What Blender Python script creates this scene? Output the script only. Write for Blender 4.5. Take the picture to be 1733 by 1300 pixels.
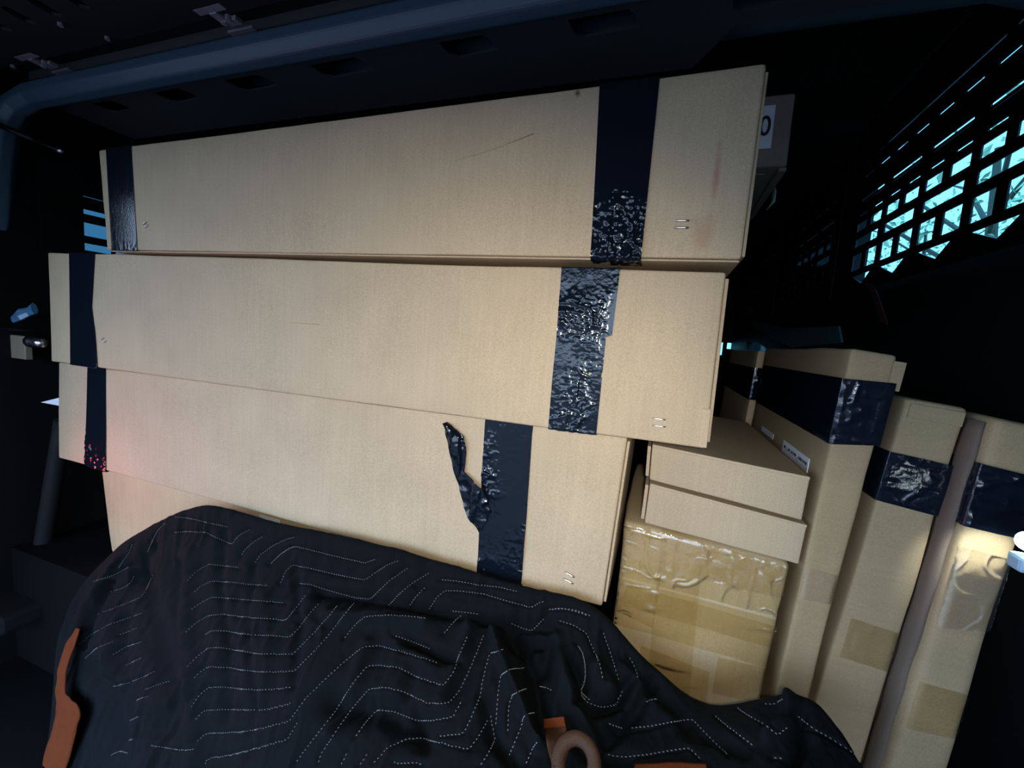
import bpy, bmesh, math, random
import numpy as np
from mathutils import Vector, Matrix, geometry
from mathutils.bvhtree import BVHTree

random.seed(4)
rng = np.random.default_rng(7)
S = bpy.context.scene
COL = S.collection
for o in list(bpy.data.objects):
    bpy.data.objects.remove(o)

# ------------------------------------------------------------------ camera
F = 728.0                      # focal length in pixels of the 1733 x 1300 frame
CX, CY = 866.5, 650.0
# world: X along the long cartons, Y into the vehicle, Z up, camera at the origin
def _n(a): return a / np.linalg.norm(a)
AX = -_n(np.array([-1266 - CX, 425 - CY, F]))
AY = _n(np.array([1121 - CX, 590 - CY, F])); AY = _n(AY - AX * np.dot(AX, AY))
AZ = np.cross(AX, AY)
R = np.stack([AX, AY, AZ])
cam = bpy.data.cameras.new('camera'); cam.sensor_width = 36.0; cam.sensor_fit = 'HORIZONTAL'
cam.lens = F / 1733 * 36.0; cam.clip_start = 0.01; cam.clip_end = 200
co = bpy.data.objects.new('camera', cam); COL.objects.link(co)
_m = np.eye(4); _m[:3, 0] = R @ [1, 0, 0]; _m[:3, 1] = R @ [0, -1, 0]; _m[:3, 2] = R @ [0, 0, -1]
co.matrix_world = Matrix(_m.tolist())
S.camera = co

# ------------------------------------------------------------------ world, sun, exposure
W = bpy.data.worlds.new('world'); S.world = W; W.use_nodes = True
nt = W.node_tree; nt.nodes.clear()
out = nt.nodes.new('ShaderNodeOutputWorld'); bg = nt.nodes.new('ShaderNodeBackground')
tc = nt.nodes.new('ShaderNodeTexCoord'); sp = nt.nodes.new('ShaderNodeSeparateXYZ')
rp = nt.nodes.new('ShaderNodeValToRGB')
rp.color_ramp.elements[0].position = 0.0; rp.color_ramp.elements[0].color = (0.55, 0.73, 1.0, 1)
rp.color_ramp.elements[1].position = 0.8; rp.color_ramp.elements[1].color = (0.38, 0.58, 1.0, 1)
nt.links.new(tc.outputs['Generated'], sp.inputs[0]); nt.links.new(sp.outputs['Z'], rp.inputs[0])
nt.links.new(rp.outputs[0], bg.inputs[0]); nt.links.new(bg.outputs[0], out.inputs[0])
bg.inputs[1].default_value = 1.0
S.view_settings.view_transform = 'Standard'
S.view_settings.look = 'None'
S.view_settings.gamma = 1.0
S.view_settings.use_curve_mapping = False
S.view_settings.exposure = 2.75
# the phone's own torch, beside its lens
torch = bpy.data.lights.new('phone_torch', 'SPOT'); torch.energy = 2.3; torch.color = (1.0, 0.91, 0.75); torch.spot_size = 1.75; torch.spot_blend = 1.0; torch.shadow_soft_size = 0.012
torch_o = bpy.data.objects.new('phone_torch', torch); COL.objects.link(torch_o)
torch_o.location = (0.02, -0.03, 0.015); torch_o.rotation_euler = Vector((-0.46, 1.0, -0.42)).to_track_quat('-Z', 'Y').to_euler()

# ------------------------------------------------------------------ helpers
def ray(px, py): return R @ np.array([px - CX, py - CY, F])
def at(px, py, Y):
    r = ray(px, py); return r * Y / r[1]
def at_x(px, py, X):
    r = ray(px, py); return r * X / r[0]
def at_z(px, py, Z):
    r = ray(px, py); return r * Z / r[2]
def project(P):
    q = np.asarray(P) @ R
    return q[:, :2] / q[:, 2:3] * F + np.array([CX, CY])

_perm = rng.random((64, 64, 64)).astype(np.float32)
def vnoise(P, scale=1.0, seed=0.0):
    """smooth value noise in -1..1 for an (n,3) array"""
    p = np.asarray(P, dtype=np.float64) * scale + seed * 17.31
    i = np.floor(p).astype(int); f = p - i; f = f * f * (3 - 2 * f)
    r = np.zeros(len(p))
    for dx in (0, 1):
        wx = f[:, 0] if dx else 1 - f[:, 0]
        for dy in (0, 1):
            wy = f[:, 1] if dy else 1 - f[:, 1]
            for dz in (0, 1):
                wz = f[:, 2] if dz else 1 - f[:, 2]
                r += wx * wy * wz * _perm[(i[:, 0] + dx) % 64, (i[:, 1] + dy) % 64, (i[:, 2] + dz) % 64]
    return r * 2 - 1
def crease(P, scale, seed=0.0, w=.09):
    return np.exp(-(vnoise(P, scale, seed) / w) ** 2)
def ridged(P, scale, seed=0.0):
    return 1 - 2 * np.abs(vnoise(P, scale, seed))

def tag(o, label=None, cat=None, group=None, kind=None):
    if label: o['label'] = label
    if cat: o['category'] = cat
    if group: o['group'] = group
    if kind: o['kind'] = kind
    return o
def thing(name, label, cat, loc=(0, 0, 0), group=None, kind=None):
    o = bpy.data.objects.new(name, None); COL.objects.link(o)
    o.location = [float(v) for v in loc]; o.empty_display_size = 0.05
    return tag(o, label, cat, group, kind)
def origin_of(o):
    v = Vector((0, 0, 0))
    while o is not None:
        v += o.location; o = o.parent
    return v
def mesh_obj(name, verts, faces, mat, parent=None, smooth=False):
    me = bpy.data.meshes.new(name)
    V = np.asarray(verts, dtype=float)
    if parent is not None:
        V = V - np.array(origin_of(parent))
    me.from_pydata([tuple(map(float, v)) for v in V], [], [tuple(int(i) for i in f) for f in faces])
    me.update()
    if smooth:
        me.polygons.foreach_set('use_smooth', [True] * len(me.polygons))
    if mat is not None: me.materials.append(mat)
    o = bpy.data.objects.new(name, me); COL.objects.link(o)
    if parent is not None: o.parent = parent
    return o

class MB:
    """collects pieces of one part"""
    def __init__(s): s.v = []; s.f = []
    def add(s, V, Fc):
        b = len(s.v); s.v += [tuple(v) for v in V]; s.f += [tuple(i + b for i in f) for f in Fc]; return s
    def box(s, a, b):
        (x0, y0, z0), (x1, y1, z1) = a, b
        V = [(x0, y0, z0), (x1, y0, z0), (x1, y1, z0), (x0, y1, z0), (x0, y0, z1), (x1, y0, z1), (x1, y1, z1), (x0, y1, z1)]
        return s.add(V, [(0, 3, 2, 1), (4, 5, 6, 7), (0, 1, 5, 4), (1, 2, 6, 5), (2, 3, 7, 6), (3, 0, 4, 7)])
    def tube(s, pts, rad, n=10, cap=True, flat=1.0, phase=0.0):
        pts = [Vector(p) for p in pts]
        if not hasattr(rad, '__len__'): rad = [rad] * len(pts)
        V = []; Fc = []; ref = None
        for k, p in enumerate(pts):
            t = (pts[min(k + 1, len(pts) - 1)] - pts[max(k - 1, 0)]).normalized()
            if ref is None:
                ref = Vector((0, 0, 1)) if abs(t.z) < 0.9 else Vector((0, 1, 0))
            a = (ref - t * ref.dot(t)).normalized(); ref = a; b = t.cross(a)
            for j in range(n):
                an = 2 * math.pi * (j + phase) / n
                V.append(p + a * math.cos(an) * rad[k] + b * math.sin(an) * rad[k] * flat)
        for k in range(len(pts) - 1):
            for j in range(n):
                Fc.append((k * n + j, k * n + (j + 1) % n, (k + 1) * n + (j + 1) % n, (k + 1) * n + j))
        if cap:
            Fc.append(tuple(range(n - 1, -1, -1))); Fc.append(tuple(range((len(pts) - 1) * n, len(pts) * n)))
        return s.add(V, Fc)
    def build(s, name, mat, parent=None, smooth=False, bevel=0.0):
        o = mesh_obj(name, s.v, s.f, mat, parent, smooth)
        if bevel:
            m = o.modifiers.new('bevel', 'BEVEL'); m.width = bevel; m.segments = 2; m.limit_method = 'ANGLE'
        return o

def grid_faces(nu, nv):
    return [(i * nv + j, (i + 1) * nv + j, (i + 1) * nv + j + 1, i * nv + j + 1) for i in range(nu - 1) for j in range(nv - 1)]

def plate(name, outer, holes, fmap, thick, mat, parent=None):
    """flat sheet with holes; fmap(u, v, t) -> xyz"""
    loops = [outer] + holes
    tris = geometry.tessellate_polygon([[Vector((u, v, 0)) for u, v in l] for l in loops])
    flat = [p for l in loops for p in l]; n = len(flat)
    V = [fmap(u, v, 0) for u, v in flat] + [fmap(u, v, thick) for u, v in flat]
    Fc = [tuple(t) for t in tris] + [tuple(i + n for i in reversed(t)) for t in tris]
    b = 0
    for l in loops:
        m = len(l)
        for i in range(m):
            j = (i + 1) % m
            Fc.append((b + i, b + j, b + j + n, b + i + n))
        b += m
    o = mesh_obj(name, V, Fc, mat, parent)
    bm = bmesh.new(); bm.from_mesh(o.data); bmesh.ops.recalc_face_normals(bm, faces=bm.faces); bm.to_mesh(o.data); bm.free()
    return o
def slotted_plate(name, y0, y1, z0, z1, rows, fmap, thick, mat, parent):
    """sheet with rows of slots; rows: (z_low, z_high, [(a, b), ...], triangular)"""
    mb = MB(); rows = sorted(rows, key=lambda r: r[0]); z = z0
    def slab(a, b, c, d):
        if b - a < 1e-5 or d - c < 1e-5: return
        q = [(a, c), (b, c), (b, d), (a, d)]
        prism(q)
    def prism(q):
        n = len(q); V = [fmap(u, v, 0) for u, v in q] + [fmap(u, v, thick) for u, v in q]
        mb.add(V, [tuple(range(n)), tuple(range(2 * n - 1, n - 1, -1))] + [(i, (i + 1) % n + 0, (i + 1) % n + n, i + n) for i in range(n)])
    for lo, hi, holes, tri in rows:
        slab(y0, y1, z, lo); y = y0
        for a, b in sorted(holes):
            slab(y, a, lo, hi)
            if tri:
                m = a + (b - a) * .38
                prism([(a, lo), (m, lo), (a, hi)]); prism([(m, lo), (b, lo), (b, hi)])
            y = b
        slab(y, y1, lo, hi); z = hi
    slab(y0, y1, z, z1)
    return mb.build(name, mat, parent)
def rect(u0, u1, v0, v1): return [(u0, v0), (u1, v0), (u1, v1), (u0, v1)]

# ------------------------------------------------------------------ materials
def mat_base(name, col, rough=0.6, metal=0.0, spec=0.5, coat=0.0):
    m = bpy.data.materials.new(name); m.use_nodes = True
    b = m.node_tree.nodes['Principled BSDF']
    b.inputs['Base Color'].default_value = (*col, 1); b.inputs['Roughness'].default_value = rough
    b.inputs['Metallic'].default_value = metal; b.inputs['Specular IOR Level'].default_value = spec
    b.inputs['Coat Weight'].default_value = coat
    return m, m.node_tree, b
def node(t, typ, **kw):
    n = t.nodes.new(typ)
    for k, v in kw.items():
        if k.startswith('i_'): n.inputs[k[2:].replace('_', ' ')].default_value = v
        else: setattr(n, k, v)
    return n
def noisy(name, col, col2, rough, scale, bump=0.0, bscale=None, metal=0.0, spec=0.5, coat=0.0, detail=3):
    m, t, b = mat_base(name, col, rough, metal, spec, coat)
    c = node(t, 'ShaderNodeTexCoord'); n = node(t, 'ShaderNodeTexNoise', i_Scale=scale, i_Detail=detail)
    t.links.new(c.outputs['Object'], n.inputs['Vector'])
    r = node(t, 'ShaderNodeMix', data_type='RGBA'); r.inputs[6].default_value = (*col, 1); r.inputs[7].default_value = (*col2, 1)
    t.links.new(n.outputs['Fac'], r.inputs[0]); t.links.new(r.outputs[2], b.inputs['Base Color'])
    if bump:
        n2 = node(t, 'ShaderNodeTexNoise', i_Scale=bscale or scale * 4, i_Detail=2.0)
        t.links.new(c.outputs['Object'], n2.inputs['Vector'])
        bp = node(t, 'ShaderNodeBump', i_Strength=bump, i_Distance=0.001)
        t.links.new(n2.outputs['Fac'], bp.inputs['Height']); t.links.new(bp.outputs[0], b.inputs['Normal'])
    return m

def cardboard(name, col, stains=(), flute='X'):
    """kraft liner: blotches, fibre grain, faint flute lines; stains = (centre, radii, colour, strength) in object space"""
    m, t, b = mat_base(name, col, 0.72, 0, 0.25)
    L = t.links.new
    c = node(t, 'ShaderNodeTexCoord'); V = c.outputs['Object']
    big = node(t, 'ShaderNodeTexNoise', i_Scale=9.0, i_Detail=4.0); L(V, big.inputs['Vector'])
    fine = node(t, 'ShaderNodeTexNoise', i_Scale=520.0, i_Detail=2.0); L(V, fine.inputs['Vector'])
    mp = node(t, 'ShaderNodeMapping'); mp.inputs['Scale'].default_value = (60, 60, 3) if flute == 'X' else (3, 60, 60)
    L(V, mp.inputs['Vector'])
    st = node(t, 'ShaderNodeTexNoise', i_Scale=3.0, i_Detail=2.0); L(mp.outputs[0], st.inputs['Vector'])
    def val(src, lo, hi):
        r = node(t, 'ShaderNodeMapRange'); r.inputs['From Min'].default_value = 0.25; r.inputs['From Max'].default_value = 0.75
        r.inputs['To Min'].default_value = lo; r.inputs['To Max'].default_value = hi
        L(src, r.inputs['Value']); return r.outputs[0]
    m1 = node(t, 'ShaderNodeMath', operation='MULTIPLY'); L(val(big.outputs['Fac'], 0.93, 1.07), m1.inputs[0]); L(val(fine.outputs['Fac'], 0.86, 1.13), m1.inputs[1])
    m2 = node(t, 'ShaderNodeMath', operation='MULTIPLY'); L(m1.outputs[0], m2.inputs[0]); L(val(st.outputs['Fac'], 0.96, 1.04), m2.inputs[1])
    hs = node(t, 'ShaderNodeHueSaturation'); hs.inputs['Color'].default_value = (*col, 1); L(m2.outputs[0], hs.inputs['Value'])
    last = hs.outputs[0]
    for (ce, ra, sc, k) in stains:
        mm = node(t, 'ShaderNodeVectorMath', operation='SUBTRACT'); mm.inputs[1].default_value = ce; L(V, mm.inputs[0])
        md = node(t, 'ShaderNodeVectorMath', operation='DIVIDE'); md.inputs[1].default_value = ra; L(mm.outputs[0], md.inputs[0])
        dn = node(t, 'ShaderNodeTexNoise', i_Scale=90.0, i_Detail=3.0); L(V, dn.inputs['Vector'])
        ln = node(t, 'ShaderNodeVectorMath', operation='LENGTH'); L(md.outputs[0], ln.inputs[0])
        ad = node(t, 'ShaderNodeMath', operation='ADD'); L(ln.outputs['Value'], ad.inputs[0]); L(dn.outputs['Fac'], ad.inputs[1])
        r = node(t, 'ShaderNodeMapRange', interpolation_type='SMOOTHSTEP'); r.inputs['From Min'].default_value = 0.6; r.inputs['From Max'].default_value = 1.5
        r.inputs['To Min'].default_value = k; r.inputs['To Max'].default_value = 0.0; L(ad.outputs[0], r.inputs['Value'])
        mx = node(t, 'ShaderNodeMix', data_type='RGBA'); L(r.outputs[0], mx.inputs[0]); L(last, mx.inputs[6]); mx.inputs[7].default_value = (*sc, 1)
        last = mx.outputs[2]
    L(last, b.inputs['Base Color'])
    bp = node(t, 'ShaderNodeBump', i_Strength=0.25, i_Distance=0.0006); L(st.outputs['Fac'], bp.inputs['Height'])
    bp2 = node(t, 'ShaderNodeBump', i_Strength=0.15, i_Distance=0.0004); L(fine.outputs['Fac'], bp2.inputs['Height']); L(bp.outputs[0], bp2.inputs['Normal'])
    L(bp2.outputs[0], b.inputs['Normal'])
    return m

KRAFT = (0.50, 0.38, 0.24)
M = {}
M['kraft'] = cardboard('kraft_cardboard', KRAFT)
M['kraft_side'] = cardboard('kraft_cardboard_cross', KRAFT, flute='Z')
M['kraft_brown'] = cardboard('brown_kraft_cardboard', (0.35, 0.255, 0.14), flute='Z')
M['kraft_edge'] = cardboard('kraft_cut_edge', (0.40, 0.28, 0.17))
M['kraft_olive'] = cardboard('kraft_cardboard_olive', (0.46, 0.36, 0.21))
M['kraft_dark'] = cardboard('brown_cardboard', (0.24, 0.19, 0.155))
M['tape'] = noisy('black_packing_tape', (0.003, 0.0058, 0.0105), (0.0048, 0.0085, 0.0150), 0.11, 60, bump=0.15, bscale=420, spec=0.4)
M['black'] = noisy('black_plastic', (0.003, 0.0034, 0.004), (0.005, 0.0055, 0.006), 0.6, 30, bump=0.2, bscale=500, spec=0.2)
M['black_metal'] = noisy('black_powder_coat', (0.003, 0.0034, 0.004), (0.005, 0.0054, 0.006), 0.4, 50, bump=0.2, bscale=900, spec=0.3)
M['trim_grey'] = noisy('charcoal_trim', (0.008, 0.008, 0.0095), (0.011, 0.011, 0.013), 0.7, 40, bump=0.3, bscale=700, spec=0.2)
M['body_paint'] = noisy('slate_blue_body_paint', (0.055, 0.105, 0.15), (0.065, 0.115, 0.165), 0.42, 12)
M['headliner'] = noisy('dark_headliner', (0.008, 0.008, 0.010), (0.012, 0.012, 0.014), 0.85, 80)
M['carpet'] = noisy('black_carpet', (0.002, 0.0024, 0.003), (0.0032, 0.0038, 0.0045), 0.95, 300, bump=0.6, bscale=900, spec=0.1)
M['steel'] = noisy('bright_steel', (0.60, 0.60, 0.62), (0.7, 0.7, 0.72), 0.28, 40, metal=1.0)
M['bracket'] = noisy('worn_steel', (0.34, 0.28, 0.31), (0.44, 0.38, 0.41), 0.5, 60, metal=0.3)
M['paper'] = noisy('white_label_paper', (0.70, 0.73, 0.78), (0.76, 0.79, 0.84), 0.6, 30)
M['ink'] = noisy('black_ink', (0.008, 0.009, 0.014), (0.012, 0.013, 0.02), 0.6, 30)
M['quilt'] = noisy('navy_black_quilted_fabric', (0.0017, 0.0032, 0.0042), (0.0030, 0.0050, 0.0062), 0.9, 55, bump=0.5, bscale=420, spec=0.12)
M['thread'] = noisy('grey_thread', (0.16, 0.17, 0.18), (0.24, 0.25, 0.26), 0.8, 200)
M['orange'] = noisy('rust_orange_webbing', (0.15, 0.034, 0.009), (0.105, 0.025, 0.007), 0.9, 90, bump=0.6, bscale=900, spec=0.1)
M['leather'] = noisy('brown_worn_webbing', (0.032, 0.014, 0.006), (0.06, 0.026, 0.012), 0.6, 60, bump=0.5, bscale=500, spec=0.25)
M['tan_metal'] = noisy('tan_painted_steel', (0.22, 0.19, 0.13), (0.28, 0.24, 0.17), 0.5, 30)
M['blue_plastic'] = noisy('pale_blue_plastic', (0.05, 0.14, 0.25), (0.08, 0.2, 0.33), 0.25, 60)
M['pale_plastic'] = noisy('pale_blue_plastic_clip', (0.30, 0.46, 0.58), (0.36, 0.52, 0.64), 0.3, 60)
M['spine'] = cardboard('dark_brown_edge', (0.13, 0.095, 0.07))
M['trim_mid'] = noisy('grey_trim', (0.075, 0.075, 0.085), (0.09, 0.09, 0.10), 0.7, 40, spec=0.2)
M['hatch_trim'] = noisy('hatch_trim', (0.030, 0.027, 0.030), (0.036, 0.033, 0.036), 0.7, 40, spec=0.2)
M['teal_trim'] = noisy('teal_grey_panel', (0.06, 0.13, 0.15), (0.10, 0.19, 0.21), 0.6, 8)
M['red_strap'] = noisy('dark_red_webbing', (0.06, 0.012, 0.012), (0.09, 0.02, 0.018), 0.7, 90, bump=0.5, bscale=900)
M['green_film'] = noisy('pale_green_film', (0.20, 0.25, 0.17), (0.27, 0.31, 0.2), 0.3, 40)
M['concrete'] = noisy('asphalt', (0.07, 0.065, 0.06), (0.09, 0.083, 0.075), 0.9, 3)
M['bark'] = noisy('bark', (0.09, 0.075, 0.06), (0.14, 0.12, 0.09), 0.9, 20)
M['leaf'] = noisy('leaf', (0.45, 0.60, 0.35), (0.6, 0.72, 0.45), 0.5, 5)
M['grey_seat'] = noisy('teal_grey_trim', (0.03, 0.045, 0.05), (0.05, 0.07, 0.075), 0.6, 20)

def clear_film(name, tint, rough=0.08, mixf=0.10, bscale=70):
    m = bpy.data.materials.new(name); m.use_nodes = True; t = m.node_tree; t.nodes.clear()
    o = node(t, 'ShaderNodeOutputMaterial'); tr = node(t, 'ShaderNodeBsdfTransparent'); tr.inputs[0].default_value = (*tint, 1)
    gl = node(t, 'ShaderNodeBsdfGlossy', i_Roughness=rough); gl.inputs[0].default_value = (1, 1, 1, 1)
    fr = node(t, 'ShaderNodeFresnel', i_IOR=1.5); ad = node(t, 'ShaderNodeMath', operation='ADD'); ad.inputs[1].default_value = mixf
    c = node(t, 'ShaderNodeTexCoord'); n = node(t, 'ShaderNodeTexNoise', i_Scale=bscale, i_Detail=3.0)
    bp = node(t, 'ShaderNodeBump', i_Strength=0.5, i_Distance=0.002)
    t.links.new(c.outputs['Object'], n.inputs['Vector']); t.links.new(n.outputs['Fac'], bp.inputs['Height']); t.links.new(bp.outputs[0], gl.inputs['Normal'])
    mx = node(t, 'ShaderNodeMixShader')
    t.links.new(fr.outputs[0], ad.inputs[0]); t.links.new(ad.outputs[0], mx.inputs[0])
    t.links.new(tr.outputs[0], mx.inputs[1]); t.links.new(gl.outputs[0], mx.inputs[2]); t.links.new(mx.outputs[0], o.inputs[0])
    return m
M['clear_tape'] = clear_film('clear_packing_tape', (0.975, 0.95, 0.87), 0.10, 0.03)
M['clear_tape_matt'] = clear_film('clear_packing_tape_dull', (0.95, 0.915, 0.81), 0.3, 0.02)
M['clear_tape_haze'] = clear_film('clear_packing_tape_hazy', (0.985, 0.98, 0.96), 0.42, 0.05)
def glass(name, tint, refl=0.0):
    m = bpy.data.materials.new(name); m.use_nodes = True; t = m.node_tree; t.nodes.clear()
    o = node(t, 'ShaderNodeOutputMaterial'); tr = node(t, 'ShaderNodeBsdfTransparent'); tr.inputs[0].default_value = (*tint, 1)
    gl = node(t, 'ShaderNodeBsdfGlossy', i_Roughness=0.02); mx = node(t, 'ShaderNodeMixShader'); mx.inputs[0].default_value = .04
    t.links.new(tr.outputs[0], mx.inputs[1]); t.links.new(gl.outputs[0], mx.inputs[2]); t.links.new(mx.outputs[0], o.inputs[0])
    return m
M['glass'] = glass('cyan_window_glass', (0.34, 0.58, 0.62))
M['glass_dark'] = glass('privacy_glass', (0.03, 0.055, 0.062))
M['glass_blue'] = glass('blue_window_glass', (0.10, 0.19, 0.23))
def emit(name, col, k):
    m = bpy.data.materials.new(name); m.use_nodes = True; t = m.node_tree; t.nodes.clear()
    o = node(t, 'ShaderNodeOutputMaterial'); e = node(t, 'ShaderNodeEmission', i_Strength=k); e.inputs[0].default_value = (*col, 1)
    t.links.new(e.outputs[0], o.inputs[0]); return m

# ------------------------------------------------------------------ the vehicle
XL, XR = -1.62, 0.535
DECK, FLOOR, ROOF = -0.66, -0.98, 0.72
mb = MB().box((XL - .1, -0.35, FLOOR - .06), (XR + .1, 0.62, FLOOR)); tag(mb.build('floor', M['carpet']), kind='structure')
mb = MB().box((XL, 0.62, FLOOR), (XR, 4.0, DECK)); tag(mb.build('floor', M['carpet']), kind='structure')
mb = MB().box((XL - .1, 0.92, ROOF), (XR + .06, 4.1, ROOF + .05)); tag(mb.build('ceiling', M['headliner']), kind='structure')
# ground outside
mb = MB().box((-40, -40, -1.75), (40, 40, -1.6)); tag(mb.build('ground', M['concrete']), kind='structure')

# right wall with window openings, left wall with a window and a small triangular gap
wr_holes = [rect(0.86, 1.66, 0.215, 0.705), rect(1.88, 2.46, 0.215, 0.705), rect(2.78, 3.60, 0.215, 0.705)]
qw = [at_x(1264, 578, XR)[1:], at_x(1283, 580, XR)[1:], at_x(1306, 596, XR)[1:], at_x(1306, 602, XR)[1:], at_x(1263, 604, XR)[1:]]
wr_holes.append([tuple(map(float, p)) for p in qw])
tag(plate('wall_right', rect(-1.05, 4.0, FLOOR, ROOF), wr_holes, lambda u, v, t: (XR + t, u, v), 0.04, M['black']), kind='structure')  # unseen rearward stretch added to shade the right cartons
g1 = at_x(69, 681, XL); g2 = at_x(104, 672, XL); g3 = at_x(104, 691, XL)
wl_holes = [rect(0.785, 1.5, 0.150, 0.40), [(g1[1], g1[2]), (g2[1] + .02, g3[2] - .002), (g2[1] + .02, g2[2] + .004)]]
tag(plate('wall_left', rect(0.30, 4.0, FLOOR, ROOF), wl_holes, lambda u, v, t: (XL - t, u, v), 0.03, M['black']), kind='structure')  # near end extended out of view to keep sky reflections off the tape
# front bulkhead with the windscreen slots seen past the cartons
fw = [rect(.36, .475, -.02, .085), rect(.505, .60, .035, .085)]
tag(plate('wall_front', rect(XL, XR + .8, FLOOR, ROOF), fw, lambda u, v, t: (u, 4.0 + t, v), 0.03, M['black']), kind='structure')

def pane(name, u0, u1, v0, v1, x, mat):
    o = MB().box((x, u0, v0), (x + .004, u1, v1)).build(name, mat); tag(o, kind='structure'); return o
pane('window_1', 0.84, 1.68, 0.20, 0.712, XR + .042, M['glass'])
pane('window_2', 1.74, 2.48, 0.20, 0.712, XR + .042, M['glass_dark'])
pane('window_3', 2.58, 3.62, 0.20, 0.712, XR + .042, M['glass_dark'])
pane('window_5', min(p[0] for p in qw) - .05, max(p[0] for p in qw) + .05, min(p[1] for p in qw) - .02, max(p[1] for p in qw) + .02, XR + .042, M['glass'])
tag(MB().box((.33, 4.031, -.05), (.64, 4.035, .11)).build('window_6', M['glass']), kind='structure')
pane('window_4', 0.77, 1.52, 0.14, 0.41, XL - .036, M['glass_blue'])

# perforated steel storage panels over the right windows
PX = 0.52
def slots_for(y0, y1):
    lo, hi = y0 + .015, y1 - .018
    def row(c0, pitch, w, z0, z1, tri=False):
        H = []; k0 = math.floor((lo - c0) / pitch) - 1
        for k in range(k0, k0 + 60):
            a, b = max(c0 + k * pitch - w / 2, lo), min(c0 + k * pitch + w / 2, hi)
            if b - a > 0.008: H.append((a, b))
        return (z0, z1, H, tri)
    return [row(1.270, .452, .430, .5935, .5970), row(1.037, .0895, .054, .5480, .5525), row(1.177, .1785, .136, .4790, .4850), row(1.177, .1785, .130, .4700, .4722),
            row(1.037, .0895, .050, .4340, .4385), row(1.040, .0895, .062, .3890, .4140), row(1.177, .1785, .140, .3420, .3670),
            row(1.040, .0895, .060, .2720, .3200), row(1.000, .1785, .120, .2260, .2545, True)]
for i, (y0, y1, nm) in enumerate([(0.80, 1.63, 'black perforated storage panel over the bright window at the right'),
                               (1.76, 2.47, 'black perforated storage panel over the dark window, nearer the front seats'),
                               (2.60, 3.62, 'farthest black perforated storage panel, beside the edge of the top carton')]):
    r = thing('perforated_panel', nm, 'panel', (PX, (y0 + y1) / 2, .2), 'perforated panels on the right side')
    slotted_plate('plate', y0, y1, 0.205, 0.715, slots_for(y0, y1), lambda u, v, t: (PX + t, u, v), 0.003, M['black_metal'], r)
    for yy in (y0 + .05, y1 - .05):
        for zz in (.225, .575):
            MB().tube([(PX - .004, yy, zz), (PX + .018, yy, zz)], .006, 8).build('bolt', M['black_metal'], r)
# arm rest panel far forward on the right wall
ar = [at_x(px, py, .53)[1:] for px, py in ((1262, 548), (1275, 541), (1330, 556), (1420, 552), (1425, 580), (1340, 588), (1296, 566))]
tag(plate('trim_6', [tuple(map(float, p)) for p in ar], [], lambda u, v, t: (.528 + t, u, v), .006, M['teal_trim']), kind='structure')
# left one
LXP = XL + .02
r = thing('perforated_panel', 'black perforated storage panel over the blue window at the left', 'panel', (LXP, 1.1, .15))
lsl = [(a, a + .064) for a in np.arange(.793, 1.45, .075)]
slotted_plate('plate', .70, 1.5, .150, .42, [(.168, .188, lsl, False), (.209, .246, lsl, False), (.270, .283, lsl, False), (.318, .3195, lsl, False)], lambda u, v, t: (LXP - t, u, v), .003, M['black_metal'], r)

# rear header beam with its bend into the left pillar
mb = MB()
pL = at(28, 172, .67)
zc = 0.516
path = [(XL - .075, .63, -.25), (XL - .06, .63, .05), (XL - .02, .635, .22), (XL - .01, .64, .34), (XL + .0, .65, .44), (XL + .035, .66, .492), (XL + .09, .67, zc)]
path += [(x, .67, zc) for x in np.linspace(XL + .2, XR + .1, 12)]
mb.tube(path, .030, 8, phase=.5); tag(mb.build('trim_1', M['body_paint'], bevel=.004), kind='structure')
# underside trim behind the header, with its row of pressed slots
sl = []
for xs, w in ((-1.44, .09), (-1.19, .10), (-.945, .11), (-.69, .125), (-.40, .10), (-.15, .11), (.10, .11), (.33, .10)):
    sl.append([(xs - w / 2, .757), (xs + w / 2 - .012, .757), (xs + w / 2, .772), (xs + w / 2 + .004, .802), (xs - w / 2 + .02, .805), (xs - w / 2 + .006, .794)])
tag(plate('trim_2', [(XL, .735), (XR, .735), (XR, .835), (.06, .835), (.0, .935), (XL, .935)], sl, lambda u, v, t: (u, v, .536 + t), .004, M['trim_mid']), kind='structure')
mb = MB().box((XL - .1, .62, .605), (XR + .1, .95, .66)); mb.box((XL, .70, .54), (XR, .735, .60)); mb.box((XL - .1, .93, .66), (XR + .04, .96, .74)); tag(mb.build('trim_3', M['headliner']), kind='structure')
# second roof bow
mb = MB(); mb.tube([(XL, .885, .585), (-.9, .885, .585), (0, .885, .585), (XR - .12, .885, .585), (XR - .03, .885, .55), (XR, .885, .48)], .030, 12, flat=1.3)
tag(mb.build('trim_4', M['body_paint'], smooth=True), kind='structure')
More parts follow.
